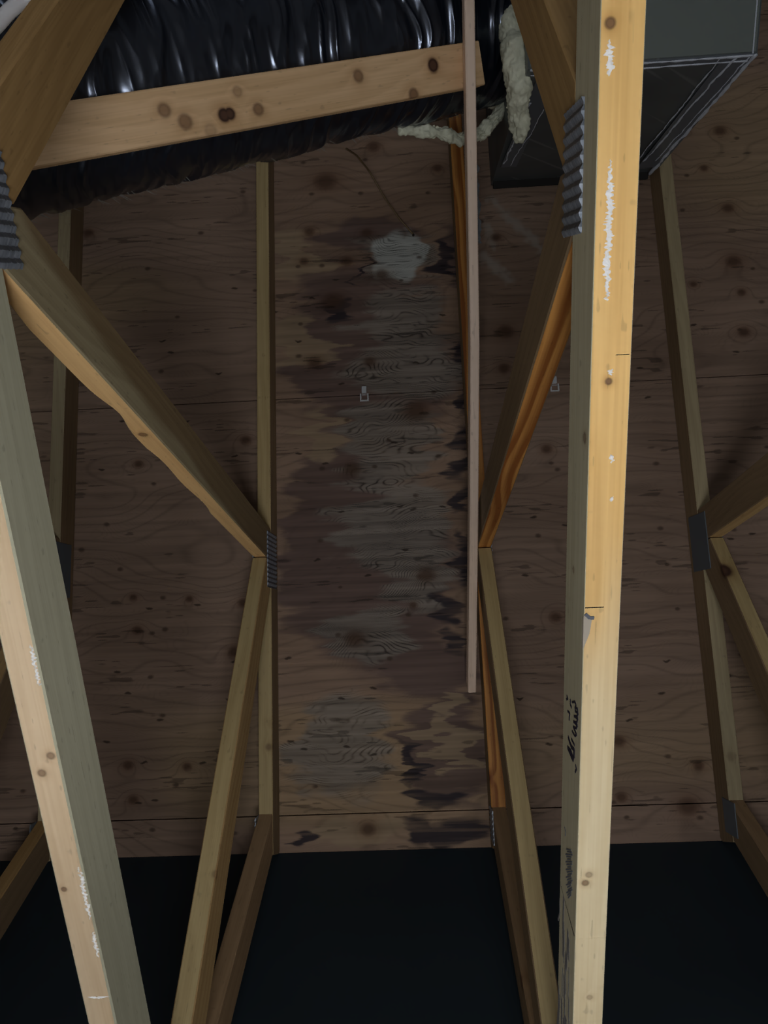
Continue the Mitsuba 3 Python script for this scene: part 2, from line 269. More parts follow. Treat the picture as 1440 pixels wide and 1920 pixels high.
# ---------------------------------------------------------------- lumber
SEED = [0]
def lumber(poly, x0, x1, along, wood, r=.0022, wane=None, wide=None):
    """A board: a convex outline in (y, z), extruded in x with eased edges; uv = (metres along + seed, metres across + kind)."""
    SEED[0] += 1; s = SEED[0]
    inner = poly.buffer(-r, join_style=2)
    P = [(x, *q) for x in (x0 + r, x1 - r) for q in list(poly.exterior.coords)[:-1]] + [(x, *q) for x in (x0, x1) for q in list(inner.exterior.coords)[:-1]]
    m = trimesh.convex.convex_hull(np.array(P))
    if wane:
        m = m.subdivide_to_size(.03); m.vertices[:] = wane(m.vertices)
    return board_uv(m, along, wood, s, wide)
def board_uv(m, along, wood, s, wide=None):
    v = m.vertices[m.faces].reshape(-1, 3); n = np.repeat(m.face_normals, 3, 0)
    a = np.asarray(along, float); a /= np.linalg.norm(a)
    ex = np.array([1., 0, 0]) if abs(a[0]) < .7 else np.array([0, 1., 0]); ex -= a * (ex @ a); ex /= np.linalg.norm(ex)
    b = np.cross(a, ex)
    dx, db, da = np.abs(n @ ex), np.abs(n @ b), np.abs(n @ a)
    w = np.where(dx >= db, v @ b, v @ ex + .31)
    end = da > np.maximum(dx, db)
    l = v @ a; l = np.where(end, v @ b * .15, l); w = np.where(end, v @ ex, w)
    row = np.where((dx >= db) & (dx > da), wood if wide is None else wide, wood)  # wide faces take their own row, with side light and shade in its colour
    uv = np.stack([l + 10 + 20 * s, np.clip(w, -9, 9) * 1.0 + 10 + 20 * row], 1)
    return trimesh.Trimesh(v, np.arange(len(v)).reshape(-1, 3), process=False), uv
def half(n, d, big=8.0):
    """The half-plane n.p <= d as a polygon in (y, z)."""
    n = np.array(n, float); d = d / np.linalg.norm(n); n /= np.linalg.norm(n); t = np.array([-n[1], n[0]])
    c = n * d
    return Polygon([c + t * big, c - t * big, c - t * big - n * big, c + t * big - n * big])
def strip(p, q, w, side):
    """A 2x4 outline whose one edge runs p -> q, extending to the left (side 1) or right (-1) by w."""
    p, q = np.array(p, float), np.array(q, float); d = (q - p) / np.linalg.norm(q - p); m = np.array([-d[1], d[0]]) * side * w
    p, q = p - d * 3, q + d * 3
    return Polygon([p, q, q + m, p + m])

W, H = .089, .019
RAFT = 1.576                                                 # rafter underside above the chord underside, at y = 0
SN, CN = .4472136, .8944272
def up(poly): return Polygon([(y, z + Z0) for y, z in poly.exterior.coords])
below_rafter = half((SN, CN), RAFT * CN)
above_chord = half((0, -1), -W)
JT = np.array([.697, 1.155])
joint_hi = half((CN, -SN), JT @ (CN, -SN) - .0015)              # web 1 side of the joint under the rafter
joint_lo = half((-CN, SN), -(JT @ (CN, -SN)) - .0015)
WEB1 = strip((.088, .269), (.697, 1.16), W, 1)
WEB1 = WEB1.intersection(below_rafter).intersection(above_chord).intersection(joint_hi).intersection(half((-1, 0), .098))
WEBU = strip((-.09, .169 - .0435), (-.09 - .582, .169 - .0435 + .813), W, 1).intersection(below_rafter).intersection(above_chord).intersection(half((1, 0), -.101))
WEB2 = strip((.703, 1.152), (1.196, .222), W, 1).intersection(below_rafter).intersection(above_chord).intersection(joint_lo).intersection(half((1, 0), 1.33))
VERT = sbox(1.332, W, 1.420, 1.2).intersection(below_rafter)
RIDGE_Y = -2.6
RAFTER = Polygon([(1.424, RAFT - 1.424 / 2), (1.475, .925), (1.475, RAFT - 1.475 / 2 + W / CN), (RIDGE_Y, RAFT - RIDGE_Y / 2 + W / CN), (RIDGE_Y, RAFT - RIDGE_Y / 2)])
def rect_on(cy, cz, ang, lx, lz):
    c, s = math.cos(ang), math.sin(ang)
    return [(cy + c * a - s * b, cz + s * a + c * b) for a, b in ((-lx / 2, -lz / 2), (lx / 2, -lz / 2), (lx / 2, lz / 2), (-lx / 2, lz / 2))]
def plate(cy, cz, ang, lx, lz, x, sgn, lean, amp):
    """A punched connector plate: rows of teeth leave it corrugated; built as a grid with thickness."""
    nu, nv = int(lx / .0016), max(4, int(lz / .006)); c, s = math.cos(ang), math.sin(ang); V = []
    for layer in (0, 1):
        for i in range(nu + 1):
            for j in range(nv + 1):
                a, b = lx * (i / nu - .5), lz * (j / nv - .5)
                wave = amp * math.sin(2 * math.pi * a / .0127) if layer else 0
                jag = .0012 * ((j % 2) - .5) if i in (0, nu) else 0
                a += jag
                z = cz + s * a + c * b
                V.append((x + sgn * (-.0006 if not layer else .0022 + wave) + lean(z), cy + c * a - s * b, z + Z0))
    F = []; st = (nu + 1) * (nv + 1)
    for i in range(nu):
        for j in range(nv):
            q = i * (nv + 1) + j; e = [q, q + 1, q + nv + 2, q + nv + 1]
            o = [k + st for k in e]
            F += [(o[0], o[1], o[2]), (o[0], o[2], o[3]), (e[0], e[2], e[1]), (e[0], e[3], e[2])]
    rim = [i * (nv + 1) for i in range(nu + 1)] + [nu * (nv + 1) + j for j in range(1, nv + 1)] + [i * (nv + 1) + nv for i in range(nu - 1, -1, -1)] + list(range(nv - 1, 0, -1))
    for a, b in zip(rim, rim[1:] + rim[:1]): F += [(a, b, b + st), (a, b + st, a + st)]
    m = trimesh.Trimesh(np.array(V), np.array(F), process=False); m.fix_normals(); return m

def wane_a(v):
    """The rounded, bark-side edge of the web: the lower left corner of its outline is missing by a varying amount."""
    v = v.copy(); d = np.array([.5645, .8255]); n = np.array([.8255, -.5645])
    p = np.stack([v[:, 1], v[:, 2] - Z0], 1); l = p @ d; q = n @ np.array([.088, .269]) - p @ n     # q: distance from the lower edge
    cut = .010 * np.clip(np.sin(l * 9 + 1.0) * .6 + np.sin(l * 23) * .4, 0, 1) + .012 * np.exp(-((l - .42) / .05) ** 2)
    k = np.clip(1 - q / .03, 0, 1) * np.clip(-(v[:, 0]) / .019, 0, 1)
    v[:, 0] += cut * k * 1.0
    return v

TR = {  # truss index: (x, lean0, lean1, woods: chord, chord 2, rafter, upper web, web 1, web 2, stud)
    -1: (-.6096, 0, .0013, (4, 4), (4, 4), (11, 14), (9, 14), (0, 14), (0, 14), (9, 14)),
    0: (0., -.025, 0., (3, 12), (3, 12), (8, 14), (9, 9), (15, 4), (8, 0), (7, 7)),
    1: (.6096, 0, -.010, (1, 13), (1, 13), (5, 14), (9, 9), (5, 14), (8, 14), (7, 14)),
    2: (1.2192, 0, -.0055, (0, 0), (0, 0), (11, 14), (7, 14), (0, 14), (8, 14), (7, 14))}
TRUSS_LABEL = {
    -1: 'wooden roof truss at the far left, mostly hidden behind the pinkish chord',
    0: 'wooden roof truss left of the water stain, pinkish weathered bottom chord',
    1: 'wooden roof truss right of the water stain, bright yellow bottom chord with white streaks',
    2: 'wooden roof truss at the right edge, with a big black knot hole in its web'}
truss_key = {}
for t, (tx, l0, l1, wc, wc2, wr, wu, w1, w2, ws) in TR.items():
    key = truss_key[t] = thing('roof_truss', TRUSS_LABEL[t], 'roof truss', 'roof trusses under the plywood deck')
    lean = lambda z, tx=tx, l0=l0, l1=l1: tx + l0 + (l1 - l0) * z / RAFT
    def member(part, poly, along, wood, wane=None, label=None, r=.0022):
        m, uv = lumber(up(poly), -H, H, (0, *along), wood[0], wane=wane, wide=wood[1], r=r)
        m.vertices[:, 0] += lean(m.vertices[:, 2] - Z0)
        return put(part, m, 'mat_lumber', key, uv=uv, label=label)
    if t == 1:
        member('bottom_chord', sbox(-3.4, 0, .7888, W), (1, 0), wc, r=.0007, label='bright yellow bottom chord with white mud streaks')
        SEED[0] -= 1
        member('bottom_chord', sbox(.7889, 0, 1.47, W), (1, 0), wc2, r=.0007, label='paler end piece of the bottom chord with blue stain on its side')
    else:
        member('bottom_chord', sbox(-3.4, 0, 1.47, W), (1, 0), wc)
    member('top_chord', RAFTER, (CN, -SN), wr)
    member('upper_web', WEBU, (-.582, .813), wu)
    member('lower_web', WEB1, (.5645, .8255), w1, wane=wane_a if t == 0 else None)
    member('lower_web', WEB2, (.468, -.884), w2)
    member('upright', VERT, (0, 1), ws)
    for sg in (1, -1):
        for cy, cz, an, lx, lz in ((-.092, .088, 0, .118, .078), (.733, 1.218, -.4636, .153, .118), (1.372, .893, -.4636, .085, .075), (1.33, .07, 0, .15, .10)):
            if sg == 1 and cz == .893: continue
            if t == 1 and sg == -1 and cy == .733: continue
            put('connector_plate', plate(cy, cz, an, lx, lz, sg * H, sg, lean, 0 if t in (-1, 2) else .0013), 'mat_dull_plate' if t in (-1, 2) else 'mat_galvanized', key, smooth=40)

# marks on the bottom chords
B = truss_key[1]
INK = [[(0.5406, 0.0575), (0.5418, 0.0501), (0.5418, 0.0411), (0.5365, 0.0271), (0.5444, 0.0275), (0.5537, 0.0324), (0.5548, 0.04), (0.555, 0.0489), (0.5563, 0.0598), (0.5495, 0.0434), (0.5509, 0.0344)], [(0.5317, 0.0421), (0.5294, 0.0266)], [(0.519, 0.0391), (0.5159, 0.0245), (0.5096, 0.0184), (0.51, 0.0341), (0.5027, 0.0202), (0.4958, 0.0153), (0.5023, 0.0331), (0.4944, 0.0187), (0.4863, 0.0141), (0.4936, 0.0311), (0.4859, 0.0179), (0.4785, 0.0132), (0.484, 0.0264), (0.4805, 0.0278), (0.4747, 0.0163), (0.4778, 0.0143)], [(0.4823, 0.0425), (0.474, 0.0301), (0.4741, 0.0246), (0.4806, 0.0267)], [(0.4907, 0.0697), (0.4919, 0.0654), (0.4965, 0.0723)], [(0.4853, 0.0521), (0.491, 0.0516), (0.491, 0.0457)], [(0.5078, 0.064), (0.5041, 0.0534), (0.5139, 0.0556)], [(0.5514, 0.0183), (0.553, 0.0142), (0.5608, 0.0191)]]
STAMP = [[(0.6804, 0.0677), (0.6819, 0.062), (0.6889, 0.0628)], [(0.7032, 0.0554), (0.6834, 0.0312)], [(0.7027, 0.0504), (0.683, 0.0269)], [(0.7141, 0.0586), (0.6836, 0.0236)], [(0.7134, 0.0535), (0.6911, 0.0281)], [(0.713, 0.0486), (0.696, 0.0296)], [(0.7245, 0.0568), (0.6945, 0.024)], [(0.7237, 0.0515), (0.6974, 0.0233)], [(0.7233, 0.0467), (0.7056, 0.0284)], [(0.7349, 0.0549), (0.708, 0.0271)], [(0.7339, 0.0495), (0.7065, 0.0217)], [(0.7336, 0.0449), (0.7119, 0.0237)], [(0.7454, 0.053), (0.7195, 0.0279)], [(0.7442, 0.0475), (0.7195, 0.0242)], [(0.744, 0.043), (0.7193, 0.0203)], [(0.7559, 0.0512), (0.7268, 0.0243)], [(0.7545, 0.0455), (0.7325, 0.0265)], [(0.7544, 0.0412), (0.731, 0.0212)], [(0.7665, 0.0493), (0.7331, 0.0197)], [(0.7649, 0.0435), (0.7417, 0.0248)], [(0.7649, 0.0393), (0.7448, 0.0243)]]
face = lambda s: [(.6096 - H - .01 * z / RAFT, y, z + Z0) for y, z in s]
put('handwriting', trimesh.util.concatenate([ribbon(face(s), .0014 if i else .0024, (-1, 0, 0)) for i, s in enumerate(INK)]), 'mat_ink', B, label='handwritten black marker script on the side of the chord')
put('grade_stamp', trimesh.util.concatenate([ribbon(face(s), .0008, (-1, 0, 0)) for s in STAMP]), 'mat_stamp', B, label='smudged dark grade stamp on the side of the chord')
def streak_patch(n, y0, y1, zc, wz, seed):
    r = np.random.default_rng(seed); out = []
    for k in range(n):
        y = r.uniform(y0, y1); L = r.uniform(.012, .05); z = zc + r.normal(0, wz); hw = r.uniform(.001, .004)
        pts = [(y - L, z), (y, z + r.normal(0, .002)), (y + L, z + r.normal(0, .003))]
        out.append(ribbon(face(pts), hw, (-1, 0, 0), .0005))
    return trimesh.util.concatenate(out)
put('chip_mark', ribbon([(.5925, .350, Z0 - .0007), (.596, .3535, Z0 - .0007), (.600, .354, Z0 - .0007)], .0018, (0, 0, -1)), 'mat_stamp', B, label='dark smudge above the chipped corner')
put('butt_joint', boxm(.6096 - H - .0005, .6096 - H + .001, .7882, .7896, Z0 + .004, Z0 + .0885), 'mat_dark', B, label='dark line of the butt joint in the chord')
put('blue_stain', streak_patch(42, .83, 1.30, .045, .02, 5), 'mat_bluestain', B, label='dark blue-grey stain streaks on the chord end piece', kind='stuff')
def mud(x, y0, y1, w, seed):
    """A bead of dried joint compound on the underside of a chord, ragged in width and height."""
    r = np.random.default_rng(seed); ny, nx = max(5, int((y1 - y0) / .0012)), 9; V = []
    for i in range(ny + 1):
        y = y0 + (y1 - y0) * i / ny; e = min(1, 4 * min(i, ny - i) / ny + .15)
        hw = w * e * (.45 + .75 * r.random()); off = .0012 * r.normal()
        for j in range(nx + 1):
            a = 2 * j / nx - 1
            V.append((x + off + a * hw, y + .0004 * r.normal(), Z0 + .0003 - max(0, 1 - a * a) * .0016 * (.35 + r.random())))
    F = []
    for i in range(ny):
        for j in range(nx):
            q = i * (nx + 1) + j; F += [(q, q + nx + 1, q + nx + 2), (q, q + nx + 2, q + 1)]
    return trimesh.Trimesh(np.array(V), np.array(F), process=False)
for x, y0, y1, w in ((.599, -.1835, -.156, .0036), (.6035, -.090, .030, .0038), (.6106, .0935, .0985, .0026), (.6128, .178, .186, .0030), (.6155, .221, .226, .0022)):
    put('mud_streak', mud(x, y0, y1, w, int(1000 + y0 * 500)), 'mat_mud', B, smooth=True, label='white dried joint compound streak')
for q in ((.5915, .611, .3418, .3428), (.614, .6265, .0799, .0806)):
    put('saw_kerf', boxm(*q, Z0 - .0004, Z0 + .004), 'mat_dark', B, label='thin dark saw cut across the chord')
put('chipped_edge', trimesh.convex.convex_hull(np.array([(.5902, .352, Z0 - .0005), (.5995, .352, Z0 - .0005), (.597, .372, Z0 - .0005), (.5902, .392, Z0 - .0005), (.5900, .355, Z0 + .004), (.59, .39, Z0 + .004)])), 'mat_chip', B, label='grey chipped corner of the chord')
A = truss_key[0]
put('mud_streak', mud(-.022, .8665, .8695, .014, 5), 'mat_mud', A, smooth=True, label='white dried joint compound line')
for y0, y1 in ((.36, .41), (.66, .74), (.76, .80)):
    put('mud_streak', mud(-.0105, y0, y1, .0022, int(y0 * 100)), 'mat_mud', A, smooth=True, label='white dried joint compound streak')

# ---------------------------------------------------------------- roof deck
DECK = RAFT + W / CN                                          # deck underside at y = 0
def deck_z(y): return Z0 + DECK - y / 2
XL, XR = -2.4, 3.2
def slab(x0, x1, v0, v1, t0, t1):
    """A sheet on the roof slope: v along the slope, t across it."""
    P = [(x, v * CN + t * SN, Z0 + DECK - v * SN + t * CN) for x in (x0, x1) for v in (v0, v1) for t in (t0, t1)]
    return trimesh.convex.convex_hull(np.array(P))
VR = RIDGE_Y / CN
ceiling = struct('ceiling', slab(XL, XR, VR, 2.3, .0125, .02), 'mat_felt', label='roof deck over the trusses')
rows = [(-2.024, -.829), (-.829, .365), (.365, 1.559), (1.559, 2.25)]
for k, (v0, v1) in enumerate([(VR, -2.024)] + rows):
    start = -1.829 - (1.2192 if k % 2 else 0) + (.6096 if k % 3 == 0 else 0)
    x = start
    while x < XR:
        a, b = max(x, XL), min(x + 2.4384, XR)
        if b - a > .05:
            put('plywood_sheet', slab(a + .001, b - .001, v0 + .0014, v1 - .0014, 0, .012), 'mat_plywood', ceiling)
        x += 2.4384
# H-clips holding the sheet edges
def clip(cx):
    o = []
    v, w_, l = .365, .026, .034
    def bar(x0, x1, v0, v1, t0=-.0035, t1=-.0005): o.append(slab(x0, x1, v0, v1, t0, t1))
    bar(cx - .013, cx - .009, v - .004, v + .020); bar(cx + .009, cx + .013, v - .004, v + .020); bar(cx - .013, cx + .013, v + .016, v + .020)
    bar(cx - .007, cx + .007, v - .026, v - .004, -.005, -.0005)
    o.append(slab(cx - .007, cx + .007, v - .0012, v + .0012, -.002, .01))
    return trimesh.util.concatenate(o)
for cx, lb in ((.285, 'small metal panel clip on the plywood seam in the stained bay'), (.852, 'small metal panel clip on the plywood seam just left of the bright yellow chord')):
    k = thing('panel_clip', lb, 'metal clip', 'panel clips on the plywood seam')
    put('bracket', clip(cx), 'mat_clip', k)

# ---------------------------------------------------------------- black eave wall, and the room below
YW = 1.48
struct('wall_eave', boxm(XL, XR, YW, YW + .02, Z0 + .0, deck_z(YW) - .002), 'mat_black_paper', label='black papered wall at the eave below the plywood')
struct('floor', boxm(XL, XR, -4.4, YW + .1, -.05, 0), 'mat_floor', label='floor of the room below')
def gable(x0, x1):
    P = [(YW + .1, 0), (YW + .1, deck_z(YW + .1) + .02), (RIDGE_Y, deck_z(RIDGE_Y) + .02), (-4.4, deck_z(RIDGE_Y) - (4.4 + RIDGE_Y) * .5), (-4.4, 0)]
    return trimesh.convex.convex_hull(np.array([(x, *p) for x in (x0, x1) for p in P]))
struct('wall_left', gable(XL - .1, XL), 'mat_wall'); struct('wall_right', gable(XR, XR + .1), 'mat_wall')
struct('wall_front', boxm(XL, XR, YW + .02, YW + .1, 0, Z0 + .02), 'mat_wall')
struct('wall_back', boxm(XL, XR, -4.5, -4.4, 0, deck_z(RIDGE_Y) - (4.4 + RIDGE_Y) * .5), 'mat_wall')
far = trimesh.convex.convex_hull(np.array([(x, y, deck_z(RIDGE_Y) - (RIDGE_Y - y) * .5 + d) for x in (XL, XR) for y in (RIDGE_Y, -4.5) for d in (0, .03)]))
struct('ceiling_far_slope', far, 'mat_felt', label='far slope of the roof')
# added fill light, shaped as an unseen window in the back wall
wy = -4.395
struct('fill_window_1', trimesh.util.concatenate([boxm(-.2, 1.6, wy, wy + .03, .88, .94), boxm(-.2, 1.6, wy, wy + .03, 2.06, 2.12), boxm(-.2, -.14, wy, wy + .03, .94, 2.06), boxm(1.54, 1.6, wy, wy + .03, .94, 2.06), boxm(.67, .73, wy, wy + .03, .94, 2.06)]), 'mat_white')
fill_pane = trimesh.Trimesh(np.array([(-.14, wy + .004, .94), (1.54, wy + .004, .94), (1.54, wy + .004, 2.06), (-.14, wy + .004, 2.06)]), np.array([(0, 2, 1), (0, 3, 2)]), process=False)
put('fill_pane', fill_pane, 'mat_white', 'fill_window_1', emitter={'type': 'area', 'radiance': rgb(*FILL_RADIANCE)})
# the work light on the floor
lamp = thing('work_light', 'work light on a four-legged stand in the room below, aimed up', 'work light')
lx, ly, lz = LAMP
put('housing', trimesh.util.concatenate([bevel_box(lx - .27, lx + .27, ly - .22, ly + .22, lz - .06, lz - .012, .008), boxm(lx - .27, lx - .252, ly - .22, ly + .22, lz - .02, lz + .004), boxm(lx + .252, lx + .27, ly - .22, ly + .22, lz - .02, lz + .004)]), 'mat_lamp_shell', lamp)
put('lens', boxm(lx - .25, lx + .25, ly - .20, ly + .20, lz - .012, lz - .002), 'mat_white', lamp, emitter={'type': 'area', 'radiance': rgb(*LAMP_RADIANCE)})
for dx in (-.17, .17):
    for dy in (-.12, .12):
        put('leg', tube([(lx + dx, ly + dy, lz - .05), (lx + dx * 2.2, ly + dy * 2.2, .012)], .012), 'mat_dark', lamp, smooth=40)

# ---------------------------------------------------------------- brace board and strip that carry the duct
def oriented_board(p, q, wdir, tdir, w, t0, wood, key=None, r=.002, bend=None):
    p, q, wdir = np.array(p, float), np.array(q, float), np.array(wdir, float)
    d = (q - p) / np.linalg.norm(q - p); wdir -= d * (wdir @ d); wdir /= np.linalg.norm(wdir); td = np.array(tdir, float); td -= d * (td @ d) + wdir * (td @ wdir); td /= np.linalg.norm(td)
    L = np.linalg.norm(q - p); P = []
    for a, b, c in ((0, r, r), (r, 0, r), (r, r, 0)):
        for i in (a, L - a):
            for j in (-w / 2 + b, w / 2 - b):
                for k in (c, t0 - c): P.append(p + d * i + wdir * j + td * k)
    m = trimesh.convex.convex_hull(np.array(P)); SEED[0] += 1
    if bend: m = m.subdivide_to_size(.08); m.vertices[:] = bend(m.vertices)
    return board_uv(m, d, wood, SEED[0])
k = thing('brace_board', 'knotty pine board laid across the trusses under the black duct', 'wooden board')
bx = lambda X, Y: (X, Y, Z0 + .711 + .70 * X)
m, uv = oriented_board(bx(-.66, -.131), bx(.6125, -.4445), (0, 1, 0), (-.57, 0, .82), .0865, .038, 6)
put('plank', m, 'mat_lumber', k, uv=uv)
k = thing('wooden_strip', 'long thin pale wooden strip on edge, ending in mid air before the right truss', 'wooden strip')
def sbend(v):
    v = v.copy(); y = v[:, 1]; v[:, 0] += np.interp(y, [-1.2, -.54, .147, .56, 1.072], [.577, .5775, .576, .5665, .5515]); return v
m, uv = oriented_board((0, -1.2, Z0 + 1.045), (0, 1.072, Z0 + 1.045), (1, 0, 0), (0, 0, 1), .0215, .060, 10, bend=sbend)
put('strip', m, 'mat_lumber', k, uv=uv)

# ---------------------------------------------------------------- flexible duct with a black jacket
R0 = .2
DA, DD = np.array([0, -.442, Z0 + .993]), np.array([1, -.281, .692]); DD = DD / np.linalg.norm(DD)
E1 = np.array([0, 0, 1.]) - DD * DD[2]; E1 /= np.linalg.norm(E1); E2 = np.cross(DD, E1)
duct = thing('flexible_duct', 'fat insulated duct in a shiny black plastic jacket at the top of the picture', 'duct')
s0, s1 = -.95 / DD[0], .672 / DD[0]
NL, NA = 900, 300
sl = np.linspace(s0, s1, NL)[:, None]; th = np.linspace(0, 2 * math.pi, NA, endpoint=False)[None, :]
SL, TH_ = np.broadcast_to(sl, (NL, NA)), np.broadcast_to(th, (NL, NA))
cx_, sx_ = np.cos(TH_), np.sin(TH_)
pts = np.stack([SL * 38 + 2.6 * snoise(np.stack([SL * 5, cx_ * 2, sx_ * 2], -1).reshape(-1, 3), 1, 3).reshape(NL, NA), cx_ * .9, sx_ * .9], -1).reshape(-1, 3)
rid = 1 - np.abs(2 * snoise(pts, 1, 1) - 1).reshape(NL, NA)
pts2 = np.stack([SL * 60, cx_ * 2.2 + SL * 3, sx_ * 2.2], -1).reshape(-1, 3)
rid2 = 1 - np.abs(2 * snoise(pts2, 1, 2) - 1).reshape(NL, NA)
big = snoise(np.stack([SL * 5, cx_, sx_], -1).reshape(-1, 3), 1, 5).reshape(NL, NA)
zone = .65 + 1.0 * snoise(np.stack([SL * 9, cx_ * 1.5, sx_ * 1.5], -1).reshape(-1, 3), 1, 9).reshape(NL, NA)
RR = R0 + .0105 * zone * rid ** 1.8 + .0050 * (1.75 - zone) * rid2 ** 1.5 + .012 * (big - .5) - .006
PT = DA + SL[..., None] * DD + RR[..., None] * (cx_[..., None] * E1 + sx_[..., None] * E2)
F = []
ii, jj = np.meshgrid(np.arange(NL - 1), np.arange(NA), indexing='ij'); a = ii * NA + jj; b = ii * NA + (jj + 1) % NA
F = np.concatenate([np.stack([a, b, b + NA], -1).reshape(-1, 3), np.stack([a, b + NA, a + NA], -1).reshape(-1, 3)])
put('jacket', trimesh.Trimesh(PT.reshape(-1, 3), F, process=False), 'mat_black_film', duct, smooth=True, label='wrinkled shiny black plastic jacket')
# wisps of torn film along the lower edge
r = np.random.default_rng(11); wis = []
for i in range(260):
    s = r.uniform(-.45, .6) / DD[0]; ang_dir = np.array([.155, .973, .171]) + r.normal(0, .10) * np.array([0, -.17, .98]); ang_dir -= DD * (ang_dir @ DD); ang_dir /= np.linalg.norm(ang_dir)
    p = DA + DD * s + ang_dir * (R0 - .002); l = r.uniform(.010, .034)
    q = p + ang_dir * l * .6 + DD * l * r.uniform(.3, 1.0) + np.array([0, 0, r.uniform(-.3, .3) * l])
    w_ = DD * r.uniform(.0006, .0013)
    wis.append(trimesh.convex.convex_hull(np.array([p - w_, p + w_, q, p + ang_dir * .0006, q + ang_dir * .0003])))
put('film_wisps', trimesh.util.concatenate(wis), 'mat_wisp', duct, kind='stuff', label='thin torn wisps of plastic film')

def lumps(points, radii, seed, rough=.017, edge=.0045):
    """A chain of blobs hulled pairwise, refined and roughened: torn fibrous wool."""
    parts = []
    for (p, q), (ra, rb) in zip(zip(points[:-1], points[1:]), zip(radii[:-1], radii[1:])):
        sp = []
        for c, rad in ((p, ra), (q, rb)):
            ic = trimesh.creation.icosphere(2, 1.0).vertices * np.asarray(rad) + np.asarray(c); sp.append(ic)
        parts.append(manifold3d.Manifold.hull_points(np.vstack(sp).astype(np.float32)))
    mm = manifold3d.Manifold.batch_boolean(parts, manifold3d.OpType.Add).refine_to_length(edge).to_mesh()
    m = trimesh.Trimesh(mm.vert_properties[:, :3], mm.tri_verts); trimesh.smoothing.filter_taubin(m, iterations=8)
    n = m.vertex_normals; v = m.vertices
    d = (snoise(v, 30, seed) - .5) * 1.1 + (snoise(v * [1, 1, .45], 85, seed + 1) - .5) * .35 + (snoise(v * [1, 1, .4], 230, seed + 2) - .5) * .45
    m.vertices[:] = v + n * (d * rough)[:, None]; return m
wool = thing('fiberglass_insulation', 'torn pale yellow fiberglass hanging out of the black duct end', 'insulation')
end = lambda s, a: DA + DD * s + (math.cos(a) * E1 + math.sin(a) * E2) * (R0 * .97)
# angle of the +y side of the duct
ay = math.atan2(E2[1], E1[1]); 
put('collar', lumps([(0.5897, -0.6077, 4.0669), (0.5799, -0.6555, 4.0616), (0.5777, -0.702, 4.046), (0.5831, -0.7439, 4.0211), (0.5958, -0.7785, 3.9887), (0.6149, -0.8034, 3.951), (0.6391, -0.8169, 3.9105), (0.6668, -0.818, 3.87), (0.6961, -0.8067, 3.8323), (0.725, -0.7838, 3.7998), (0.7515, -0.7508, 3.775), (0.7738, -0.71, 3.7594), (0.7903, -0.6641, 3.754), (0.8001, -0.6163, 3.7594), (0.8023, -0.5698, 3.775), (0.7969, -0.5278, 3.7998), (0.7842, -0.4932, 3.8323), (0.7651, -0.4684, 3.87), (0.7409, -0.4549, 3.9105), (0.7132, -0.4538, 3.951), (0.6839, -0.465, 3.9887), (0.655, -0.488, 4.0211), (0.6285, -0.521, 4.046), (0.6062, -0.5618, 4.0616), (0.5897, -0.6077, 4.0669)], [.030 + .008 * math.sin(i * 1.7) for i in range(25)], 3), 'mat_fiberglass', wool, smooth=True)
put('hanging_tuft', lumps([(0.684, -0.62, 3.76), (0.686, -0.55, 3.68), (0.689, -0.47, 3.61), (0.692, -0.4, 3.59), (0.697, -0.36, 3.63), (0.703, -0.335, 3.66), (0.71, -0.305, 3.69)], [.026, .028, .030, .030, .026, .022, .013], 8), 'mat_fiberglass', wool, smooth=True)
put('lower_lip', lumps([(0.4329, -0.3481, 3.7461), (0.5056, -0.3503, 3.7976), (0.5806, -0.3388, 3.8515), (0.6412, -0.3518, 3.8937), (0.6772, -0.3883, 3.9169), (0.7083, -0.4225, 3.9369)], [.010, .014, .017, .018, .018, .020], 12), 'mat_fiberglass', wool, smooth=True)

# ---------------------------------------------------------------- sheet-metal plenum box between the two right trusses
plenum = thing('plenum_box', 'dark grey duct box with taped seams between the two right trusses', 'duct box')
xb0, xb1, zb = .704, 1.188, Z0 + 1.09
yt = lambda z: -.26 - .234 * (Z0 + 1.75 - z)
def quad_prism(front_off=0):
    P = []
    for x in (xb0, xb1):
        P += [(x, yt(zb), zb), (x, -.262, deck_z(-.262) - .006), (x, -1.02, deck_z(-1.02) - .006), (x, -1.02, zb)]
    return trimesh.convex.convex_hull(np.array(P))
put('body', quad_prism(), 'mat_duct_board', plenum)
put('lit_bottom', boxm(xb0 + .004, xb1 - .004, -1.015, yt(zb) - .004, zb - .0015, zb + .002), 'mat_lit_bottom', plenum, label='grey-green sheet metal bottom of the box, coloured lighter as if lit from below')
def on_face(x, z, off=.0015): return (x, yt(z) + off, z)
def tape(x0, z0, x1, z1, w, bs, th=.0012, label=None):
    a, b = np.array([x0, z0]), np.array([x1, z1]); d = (b - a) / np.linalg.norm(b - a); s = np.array([-d[1], d[0]]) * w / 2
    P = [on_face(*(q + e * s), off=o) for q in (a, b) for e in (-1, 1) for o in (-.0005, th)]
    put('seam_tape', trimesh.convex.convex_hull(np.array(P)), bs, plenum, label=label)
def crease(x0, z0, x1, z1, w, seed, n=40):
    """A crinkled, light edge of the tape."""
    r = np.random.default_rng(seed); t = np.linspace(0, 1, n); j = np.cumsum(r.normal(0, .0011, n)); j -= np.linspace(j[0], j[-1], n)
    rad = np.clip(w * (.5 + r.random(n)), .0008, 1)
    P = [on_face(x0 + (x1 - x0) * q + jj, z0 + (z1 - z0) * q + jj * .4, .001) for q, jj in zip(t, j)]
    put('tape_edge', tube(P, rad, 6), 'mat_tape_edge', plenum, smooth=True)
ztop = Z0 + 1.74
tape(xb1 - .035, zb + .01, xb1 - .035, ztop - .05, .066, 'mat_tape', label='dull silver tape down the right corner')
tape(xb0 + .05, zb + .02, xb0 + .03, ztop - .12, .045, 'mat_tape')
